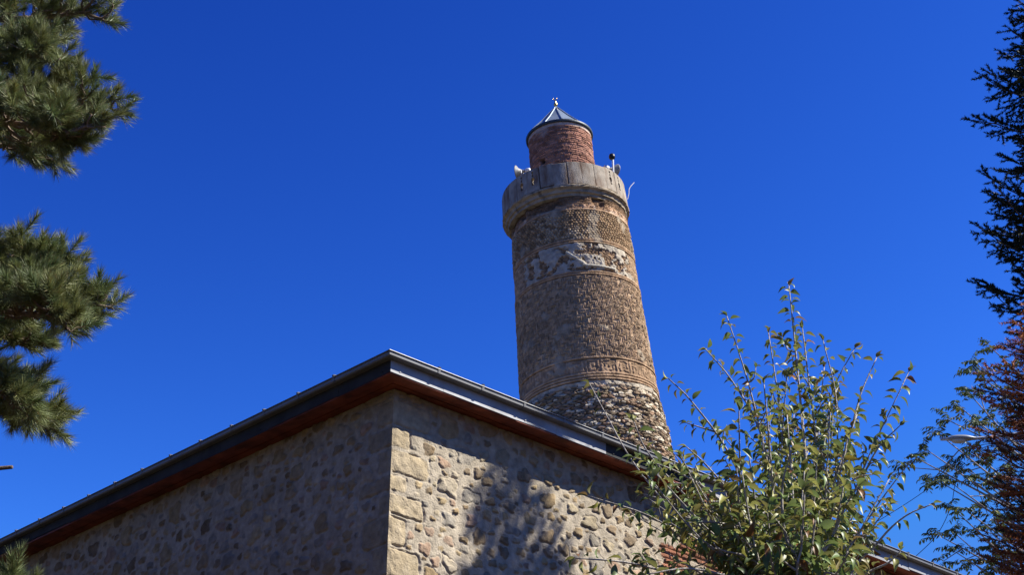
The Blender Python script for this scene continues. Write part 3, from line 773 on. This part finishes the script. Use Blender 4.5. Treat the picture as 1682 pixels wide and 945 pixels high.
def conifer(name, label, root_xyz, H, lenf, whorl, cols, droop, rise, seed, ndens, nlen, nwid, z0=1.0, per=6, matn='needle2', twl=.42, bark=(.10, .075, .06), flat=.25, gap=0.0):
    rs = np.random.RandomState(seed); B = np.array(root_xyz, float)
    t = empty(name, B, label, 'tree'); W = Acc(); Nd = Acc()
    add_tube(W, [(.03 * sin(z), .03 * cos(z * 1.3), z) for z in np.linspace(-.1, H, 12)], np.linspace(.02 + H * .013, .012, 12), 8, bark)
    cols = np.array(cols)
    def needles(P0, P1, shade):
        L = np.linalg.norm(P1 - P0); n = max(3, int(L * ndens)); k = rs.rand(n)
        d = nrm(P1 - P0); base = P0 + np.outer(k, P1 - P0)
        q = rs.normal(size=(n, 3)); q[:, 2] *= .7; q -= np.outer(q @ d, d); q /= np.linalg.norm(q, axis=1)[:, None]
        D = d * .75 + q * .75
        tri_needles(Nd, base, D, nlen * rs.uniform(.7, 1.2, n), nwid, shade * rs.uniform(.7, 1.3, (n, 1)), rs)
    z = z0
    while z < H - .12:
        n = per + rs.randint(-1, 2)
        a0 = rs.rand() * 6.28
        for k in range(n):
            az = a0 + k / n * 2 * pi + rs.normal(0, .18); L = lenf(z) * rs.uniform(.72, 1.12)
            if rs.rand() < gap: continue
            zz = z + rs.uniform(-.5, .5) * whorl
            d = np.array([sin(az), cos(az), 0])
            m = 7; ss = np.linspace(0, 1, m)
            P = np.array([[0, 0, zz] + d * L * s + np.array([0, 0, 1]) * L * (rise * s - droop * sin(s * pi * .9) + .10 * s ** 3) for s in ss]) + rs.normal(0, .015 * L, (m, 3))
            add_tube(W, P, np.linspace(.006 + .011 * L, .004, m), 5, bark)
            shade = cols[rs.randint(len(cols))] * rs.uniform(.8, 1.2)
            nt_ = max(4, int(L / .062))
            for i in range(nt_):
                s = .12 + .88 * (i + rs.rand()) / nt_; j = min(int(s * (m - 1)), m - 2); f = s * (m - 1) - j
                p = P[j] * (1 - f) + P[j + 1] * f; e = nrm(P[j + 1] - P[j])
                side = nrm(np.cross(e, [0, 0, 1])) * (1 if i % 2 else -1)
                tl = min(twl, .16 + .5 * L * (1 - s)) * rs.uniform(.55, 1.15)
                dd = nrm(e * rs.uniform(.6, 1.0) + side * rs.uniform(.6, .95) + np.array([0, 0, rs.uniform(-flat, flat * .4)]))
                q = p + dd * tl + [0, 0, -tl * .08]
                needles(p, q, shade)
                if tl > .2:
                    for sg in (-1, 1):
                        c0 = p + (q - p) * rs.uniform(.3, .6); d2 = nrm(dd + sg * e * .75 + np.array([0, 0, rs.uniform(-.2, .1)]))
                        needles(c0, c0 + d2 * tl * .45, shade)
            needles(P[-3], P[-1] + (P[-1] - P[-2]) * .3, shade)
        z += whorl * rs.uniform(.8, 1.2)
    needles(np.array([0, 0, H - .5]), np.array([0, 0, H + .1]), cols[0])
    W.build('trunk', M['bark'], t, True); Nd.build('crown', M[matn], t)
    return t
def spl(z):
    return float(np.interp(z, [0, 4, 8, 9.1, 10.4, 11.2, 12, 12.8, 13.6, 14.8], [2.2, 2.0, 1.6, 1.46, 1.55, 1.53, 1.18, .90, .6, .15]))
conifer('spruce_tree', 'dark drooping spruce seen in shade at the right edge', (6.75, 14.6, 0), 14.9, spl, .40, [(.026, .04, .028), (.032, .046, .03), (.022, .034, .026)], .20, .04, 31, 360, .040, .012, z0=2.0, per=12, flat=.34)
def brl(z):
    return float(np.interp(z, [0, 1, 3, 5, 6.7, 7.5, 8.0], [.8, 1.0, 1.15, 1.1, .85, .55, .08]))
conifer('dead_conifer', 'reddish brown dried conifer at the lower right edge', (5.06, 12.3, 0), 8.1, brl, .15, [(.36, .125, .045), (.24, .09, .035), (.45, .18, .06), (.15, .075, .04)], -.05, .42, 37, 230, .036, .009, z0=.8, per=8, twl=.34, bark=(.13, .10, .085), flat=.1)

# tree with feather leaves behind the lamp
def feather_tree():
    rs = np.random.RandomState(51)
    B = np.array([at(1800, 800, 29)[0], 29.0, 0.0])
    t = empty('feather_leaved_tree', B, 'thin branched tree with small feathery green leaves behind the street lamp', 'tree')
    W = Acc(); Lf = Acc(); barkc = np.array((.25, .22, .2))
    add_tube(W, [(.1 * sin(z), 0, z) for z in np.linspace(-.1, 13, 10)], np.linspace(.2, .05, 10), 8, barkc)
    lv = np.array([(0, 0, 0), (.35, .17, -.03), (.7, .13, -.08), (1, 0, -.2), (.7, -.13, -.08), (.35, -.17, -.03)]); lfc = np.array([(0, 1, 2, 3, 4, 5)])
    def leaf(p, d):
        L = rs.uniform(.26, .42); n = 8; d = nrm(d)
        ss = np.linspace(.15, 1, n); P = p + np.outer(ss * L, d) + np.outer(ss ** 2, [0, 0, -.35 * L])
        add_tube(W, np.vstack([p, P[::3]]) - B, .004, 4, (.16, .17, .08))
        side = nrm(np.cross(d, [0, 0, 1.0]))
        Q = np.concatenate([P, P]); D = np.concatenate([np.tile(side, (n, 1)), np.tile(-side, (n, 1))]) + d * .45 + np.array([0, 0, -.75]) + rs.normal(0, .25, (2 * n, 3))
        Rm = basis(D, np.tile([0, 0, 1.0], (2 * n, 1)) + rs.normal(0, .4, (2 * n, 3)))
        c = np.array((.08, .115, .038)) * rs.uniform(.7, 1.3) * rs.uniform(.75, 1.25, (2 * n, 1))
        if rs.rand() < .12: c = c * np.array((2.2, 1.5, .9))
        inst(Lf, lv, lfc, Q - B, Rm, rs.uniform(.085, .13, 2 * n), c)
    def cluster(p, d, k=9):
        for _ in range(k):
            a = rs.rand() * 6.28
            leaf(p + rs.normal(0, .05, 3), np.array([cos(a), sin(a), rs.uniform(-.1, .7)]) + .5 * nrm(d))
    tips = [(1628, 572), (1605, 598), (1600, 612), (1590, 645), (1575, 668), (1556, 690), (1540, 712), (1520, 738), (1503, 752), (1540, 790), (1566, 762), (1592, 740), (1612, 700), (1560, 792), (1590, 770), (1620, 760), (1565, 836), (1590, 842), (1618, 830), (1545, 882), (1572, 880), (1600, 878), (1625, 870), (1570, 908), (1598, 925), (1622, 905), (1640, 925), (1650, 850), (1640, 790), (1650, 640), (1655, 600), (1645, 700), (1665, 740)]
    for (px, py) in tips:
        e = at(px, py, 29 + rs.uniform(-1.2, 1.0)); e = np.array(e)
        z0 = max(7.5, e[2] - rs.uniform(1.2, 2.6)); s = B + np.array([0, 0, z0])
        mid = s + (e - s) * .5 + np.array([0, 0, -.25 + rs.uniform(-.3, .3)])
        P = curve([s, mid, e], 9); add_tube(W, P - B, np.linspace(.045, .009, 9), 5, barkc)
        cluster(e, P[-1] - P[-2], 6)
        for s_ in (5, 6, 7):
            if rs.rand() < .45:
                q = P[s_] + rs.normal(0, .28, 3); add_tube(W, np.array([P[s_], q]) - B, [.012, .007], 4, barkc); cluster(q, q - P[s_], 4)
    for _ in range(30):
        a = rs.uniform(-1.2, 1.3); z = rs.uniform(9, 15.5); L = 3.4 * math.sqrt(max(.08, 1 - ((z - 11) / 5) ** 2)) * rs.uniform(.6, 1)
        e = B + np.array([cos(a) * L, sin(a) * L, z]); s = B + np.array([0, 0, max(6, z - 2.5)])
        P = curve([s, (s + e) / 2 + [0, 0, -.2], e], 8); add_tube(W, P - B, np.linspace(.05, .01, 8), 5, barkc)
        for q in (P[-1], P[-2] + rs.normal(0, .25, 3), P[-3] + rs.normal(0, .3, 3)): cluster(q, P[-1] - P[-2], 7)
    W.build('trunk', M['bark'], t, True); Lf.build('crown', M['leaf2'], t)
feather_tree()

# leafy young tree in front of the wall
def young_tree():
    rs = np.random.RandomState(61)
    Yb = 6.8
    fork = np.array([at(1310, 900, Yb)[0], Yb, 2.0]); B = np.array([fork[0], Yb, 0.0])
    t = empty('young_tree', B, 'leafy young tree with many upright shoots in front of the right wall', 'tree')
    W = Acc(); Lf = Acc()
    bark = np.array((.30, .27, .23))
    add_tube(W, [(0, 0, -.05), (.02, .02, .7), (-.01, .01, 1.4), (0, 0, 2.05)], [.075, .062, .058, .05], 10, bark * .7)
    # folded, arched leaf
    st = np.linspace(0, 1, 6); wdt = np.array([.0, .14, .20, .18, .10, .0])
    lv = []
    for s, h in zip(st, wdt):
        z = -.5 * s * s
        cx = s * (1 - .18 * s); lv += [(cx, h, z + h * .7), (cx, 0, z), (cx, -h, z + h * .7)]
    lv = np.array(lv); lfc = []
    for i in range(5):
        a = i * 3; lfc += [(a, a + 1, a + 4, a + 3), (a + 1, a + 2, a + 5, a + 4)]
    lfc = np.array(lfc)
    LP, LD, LU, LS, LC = [], [], [], [], []
    def leaf(p, d, size):
        d = nrm(d); LP.append(p); LD.append(d); LU.append(np.array([0, 0, 1.0]) + rs.normal(0, .45, 3)); LS.append(size * .94)
        x = rs.rand()
        if x < .46: c = np.array((.115, .168, .034))
        elif x < .80: c = np.array((.27, .26, .05))
        elif x < .95: c = np.array((.21, .165, .03))
        else: c = np.array((.22, .10, .03))
        LC.append(c * rs.uniform(.7, 1.3))
    def shoot(P, r0, r1, size, sp, sub, lstart=.0, sublen=.22):
        m = len(P); add_tube(W, P - B, np.linspace(r0, r1, m), 6, bark * rs.uniform(.85, 1.15))
        seg = np.linalg.norm(np.diff(P, axis=0), axis=1); cum = np.concatenate([[0], np.cumsum(seg)]); L = cum[-1]
        def pt(x):
            j = min(np.searchsorted(cum, x, 'right') - 1, m - 2); f = (x - cum[j]) / seg[j]
            return P[j] + (P[j + 1] - P[j]) * f, nrm(P[j + 1] - P[j])
        x = L * lstart; a = rs.rand() * 6.28
        while x < L:
            p, e = pt(x); a += 2.4 + rs.normal(0, .3)
            s1 = nrm(np.cross(e, [0.3, .9, .2])); s2 = np.cross(e, s1); q = s1 * cos(a) + s2 * sin(a)
            d = q + e * rs.uniform(.1, .75) + np.array([0, 0, rs.uniform(-.85, .15)])
            pet = p + nrm(q + e * .5) * .012
            leaf(pet, d, size * rs.uniform(.55, 1.1))
            x += .55 * sp * rs.uniform(.6, 1.5)
        for d in (1, -.4): leaf(P[-1], P[-1] - P[-2] + rs.normal(0, .012, 3) + np.array([0, 0, -.006]), size * .8)
        if sub:
            x = L * max(lstart, .12)
            while x < L * .9:
                p, e = pt(x); a = rs.rand() * 6.28
                s1 = nrm(np.cross(e, [0.3, .9, .2])); s2 = np.cross(e, s1); q = s1 * cos(a) + s2 * sin(a)
                l2 = sublen * rs.uniform(.4, 1.2) * (1.1 - .6 * x / L); e2 = p + nrm(q * .8 + e * .9 + [0, 0, .1]) * l2
                Q = curve([p, (p + e2) / 2 + rs.normal(0, .012, 3), e2], 5); shoot(Q, .0045, .002, size * .95, sp * .95, 0, .1)
                x += .6 * sub * rs.uniform(.6, 1.5)
    def mk(pp, Y0, Y1, r0=.009, size=.066, sp=.034, sub=.16, sl=.2, lst=.0, root=True):
        pts = [at(px, py, Y0 + (Y1 - Y0) * k / (len(pp) - 1)) for k, (px, py) in enumerate(pp)]
        if root:
            mid = fork + (np.array(pts[0]) - fork) * .5 + np.array([0, 0, -.08]); pts = [fork, mid] + pts
            n0 = 2 / (len(pts) - 1)
        else: n0 = 0
        P = curve(pts, 22)
        shoot(P, r0, .0025, size, sp, sub, max(lst, n0 * .7), sl)
    mk([(1330, 950), (1325, 780), (1310, 610), (1296, 470)], 6.7, 6.9, .016, .075, .030, .15, .16)
    mk([(1292, 950), (1264, 780), (1232, 640), (1194, 520)], 6.6, 6.7)
    mk([(1345, 950), (1350, 780), (1366, 650), (1404, 572)], 6.9, 7.1)
    mk([(1300, 930), (1252, 720), (1205, 630), (1160, 575)], 6.9, 7.2)
    mk([(1280, 950), (1205, 760), (1140, 665), (1098, 622)], 6.5, 6.4)
    mk([(1270, 950), (1190, 830), (1110, 775), (1040, 752)], 6.3, 6.1, .013, .08, .034, .14)
    mk([(1262, 960), (1150, 905), (1070, 850), (965, 815)], 6.2, 6.0, .011, .078, .045, .18, .16)
    mk([(1250, 985), (1110, 945), (1030, 925), (945, 918)], 6.0, 5.8, .011, .078, .045, .18, .16)
    mk([(1372, 950), (1385, 780), (1410, 660), (1440, 588)], 7.0, 7.2, .009, .07, .09, 9, .1)
    mk([(1380, 945), (1405, 820), (1440, 740), (1478, 700)], 6.8, 6.7, .012, .075, .045, .2, .15)
    mk([(1385, 985), (1440, 895), (1485, 850), (1533, 828)], 6.6, 6.5, .010, .062, .07, .22, .1)
    mk([(1312, 950), (1300, 790), (1278, 650), (1262, 545)], 7.1, 7.3)
    mk([(1352, 950), (1372, 790), (1374, 660), (1352, 560)], 6.6, 6.7)
    mk([(1240, 930), (1140, 830), (1065, 745), (1040, 690)], 6.5, 6.6, .010, .075, .05, .3, .12)
    mk([(1110, 850), (1040, 760), (1000, 690), (968, 630)], 6.7, 6.9, .005, .07, .16, 9, .1, root=False)
    mk([(1280, 950), (1230, 850), (1165, 770), (1128, 735)], 6.9, 7.0, .012, .075, .04, .16)
    mk([(1310, 950), (1330, 850), (1400, 790), (1432, 780)], 6.4, 6.3, .011, .08, .045, .2)
    mk([(1330, 950), (1342, 760), (1330, 640), (1318, 540)], 7.0, 7.0, .012, .07, .035, .16, .16)
    mk([(1300, 960), (1240, 880), (1180, 860), (1120, 860)], 5.9, 5.7, .012, .09, .04, .15, .2)
    mk([(1320, 970), (1290, 880), (1285, 800), (1300, 740)], 5.6, 5.5, .012, .095, .04, .12, .22)
    mk([(1340, 970), (1365, 890), (1390, 830), (1410, 800)], 5.7, 5.6, .012, .095, .042, .14, .2)
    mk([(1270, 970), (1235, 900), (1215, 830), (1210, 770)], 5.8, 5.7, .012, .09, .04, .13, .2)
    mk([(1300, 990), (1200, 950), (1130, 935), (1060, 945)], 5.6, 5.4, .011, .09, .045, .16, .2)
    mk([(1360, 990), (1420, 945), (1460, 925), (1480, 905)], 6.2, 6.1, .010, .08, .05, .2, .15)
    for _ in range(34):
        x0 = rs.uniform(1215, 1385); x1 = x0 + (x0 - 1305) * .75 + rs.normal(0, 30); y1 = rs.uniform(590, 860)
        Y0 = rs.uniform(5.9, 7.6)
        mk([(x0, 955), ((x0 * .6 + x1 * .4), (955 + y1) / 2), (x1, y1)], Y0, Y0 + rs.uniform(-.3, .3), .010, rs.uniform(.066, .085), .04, .18, .2)
    for _ in range(16):
        x1 = rs.uniform(1010, 1210); y1 = rs.uniform(745, 935); Y0 = rs.uniform(5.7, 6.6)
        mk([(rs.uniform(1230, 1290), 965), ((1250 + x1) / 2, (965 + y1) / 2 + rs.uniform(-5, 20)), (x1, y1)], Y0, Y0 - .2, .009, rs.uniform(.062, .078), .042, .16, .18)
    for _ in range(22):
        x1 = rs.uniform(1180, 1415); y1 = rs.uniform(740, 925); Y0 = rs.uniform(5.5, 6.1)
        mk([(1300 + (x1 - 1300) * .5, 985), (1300 + (x1 - 1300) * .8, (975 + y1) / 2), (x1, y1)], Y0, Y0 - .15, .008, rs.uniform(.075, .095), .036, .14, .2)
    # back and far side of the tree, rising from the fork
    for _ in range(14):
        a = rs.uniform(-.3, pi + .3); e = fork + np.array([cos(a) * .7, sin(a) * .8, rs.uniform(.5, 1.6)])
        shoot(curve([fork, fork + (e - fork) * .5 + [0, 0, -.1], e], 14), .012, .003, .075, .05, .25, .35, .2)
    LPa = np.array(LP); R = basis(np.array(LD), np.array(LU))
    inst(Lf, lv, lfc, LPa - B, R, LS, np.array(LC))
    print('young tree leaves', len(LP))
    W.build('trunk', M['bark'], t, True); Lf.build('crown', M['leaf'], t, True)
young_tree()

# ------------------------------------------------------------------ street lamp and cables
YL = 27.0
p_head = at(1545, 722, YL); p_arm = at(1600, 721, YL); p_end = at(1735, 700, YL)
B = np.array([p_end[0], YL, 0.0])
t = empty('street_lamp', B, 'grey street lamp on a long thin arm sticking out of the brown conifer', 'street lamp')
A = Acc(); add_tube(A, [(0, 0, -.1), (0, 0, 4), (0, 0, p_end[2] + .3)], [.09, .075, .05], 12); A.build('pole', M['galv'], t, True)
A = Acc(); add_tube(A, curve([np.array([0, 0, p_end[2]]), at(1665, 714, YL) - B, p_arm - B, p_head - B], 10), .034, 8); A.build('arm', M['galv'], t, True)
A = Acc(); d = nrm(p_head - p_arm); L = .56
ss = np.linspace(0, 1, 10)
prof = [.045, .07, .095, .11, .115, .115, .11, .095, .065, .02]
ring = []
for s, rw in zip(ss, prof):
    for a in np.linspace(0, 2 * pi, 12, endpoint=False):
        ring.append((s * L, rw * cos(a), rw * (.62 if sin(a) > 0 else .4) * sin(a)))
ring = np.array(ring); fr_ = np.stack([d, nrm(np.cross([0, 0, 1], d)), nrm(np.cross(d, np.cross([0, 0, 1], d)))], -1)
V = ring @ fr_.T + (p_arm - B) - d * .02
A.add(V, grid_faces(10, 12, True)); A.build('lamp_head', M['lamp'], t, True)
A = Acc(); V, F = lathe([(.09, 0), (.08, -.03), (.05, -.045), (.001, -.05)], 16); V[:, 0] *= 1.6
A.add(V @ fr_.T + (p_arm - B) + d * .3 - np.array([0, 0, .035]), F); A.build('lens', M['lens'], t, True)
def cable(pts, label):
    o = mesh_np('overhead_cable', *tube(curve(pts, 30), .007, 5), M['cable']); tag(o, label, 'cable', 'cables behind the roof')
pr = B + np.array([0, 0, p_end[2] - .3])
cable([at(1380, 890, 33), at(1450, 852, 33), at(1525, 803, 32), at(1600, 742, 30), pr + [0, .05, .2]], 'faint thin cable rising straight towards the lamp pole')
cable([at(1478, 935, 30), at(1505, 914, 29.5), at(1540, 878, 29), at(1562, 832, 28.5), at(1571, 790, 28), at(1600, 735, 27.5), pr], 'sagging dark cable dropping steeply from the tree to the roof edge')
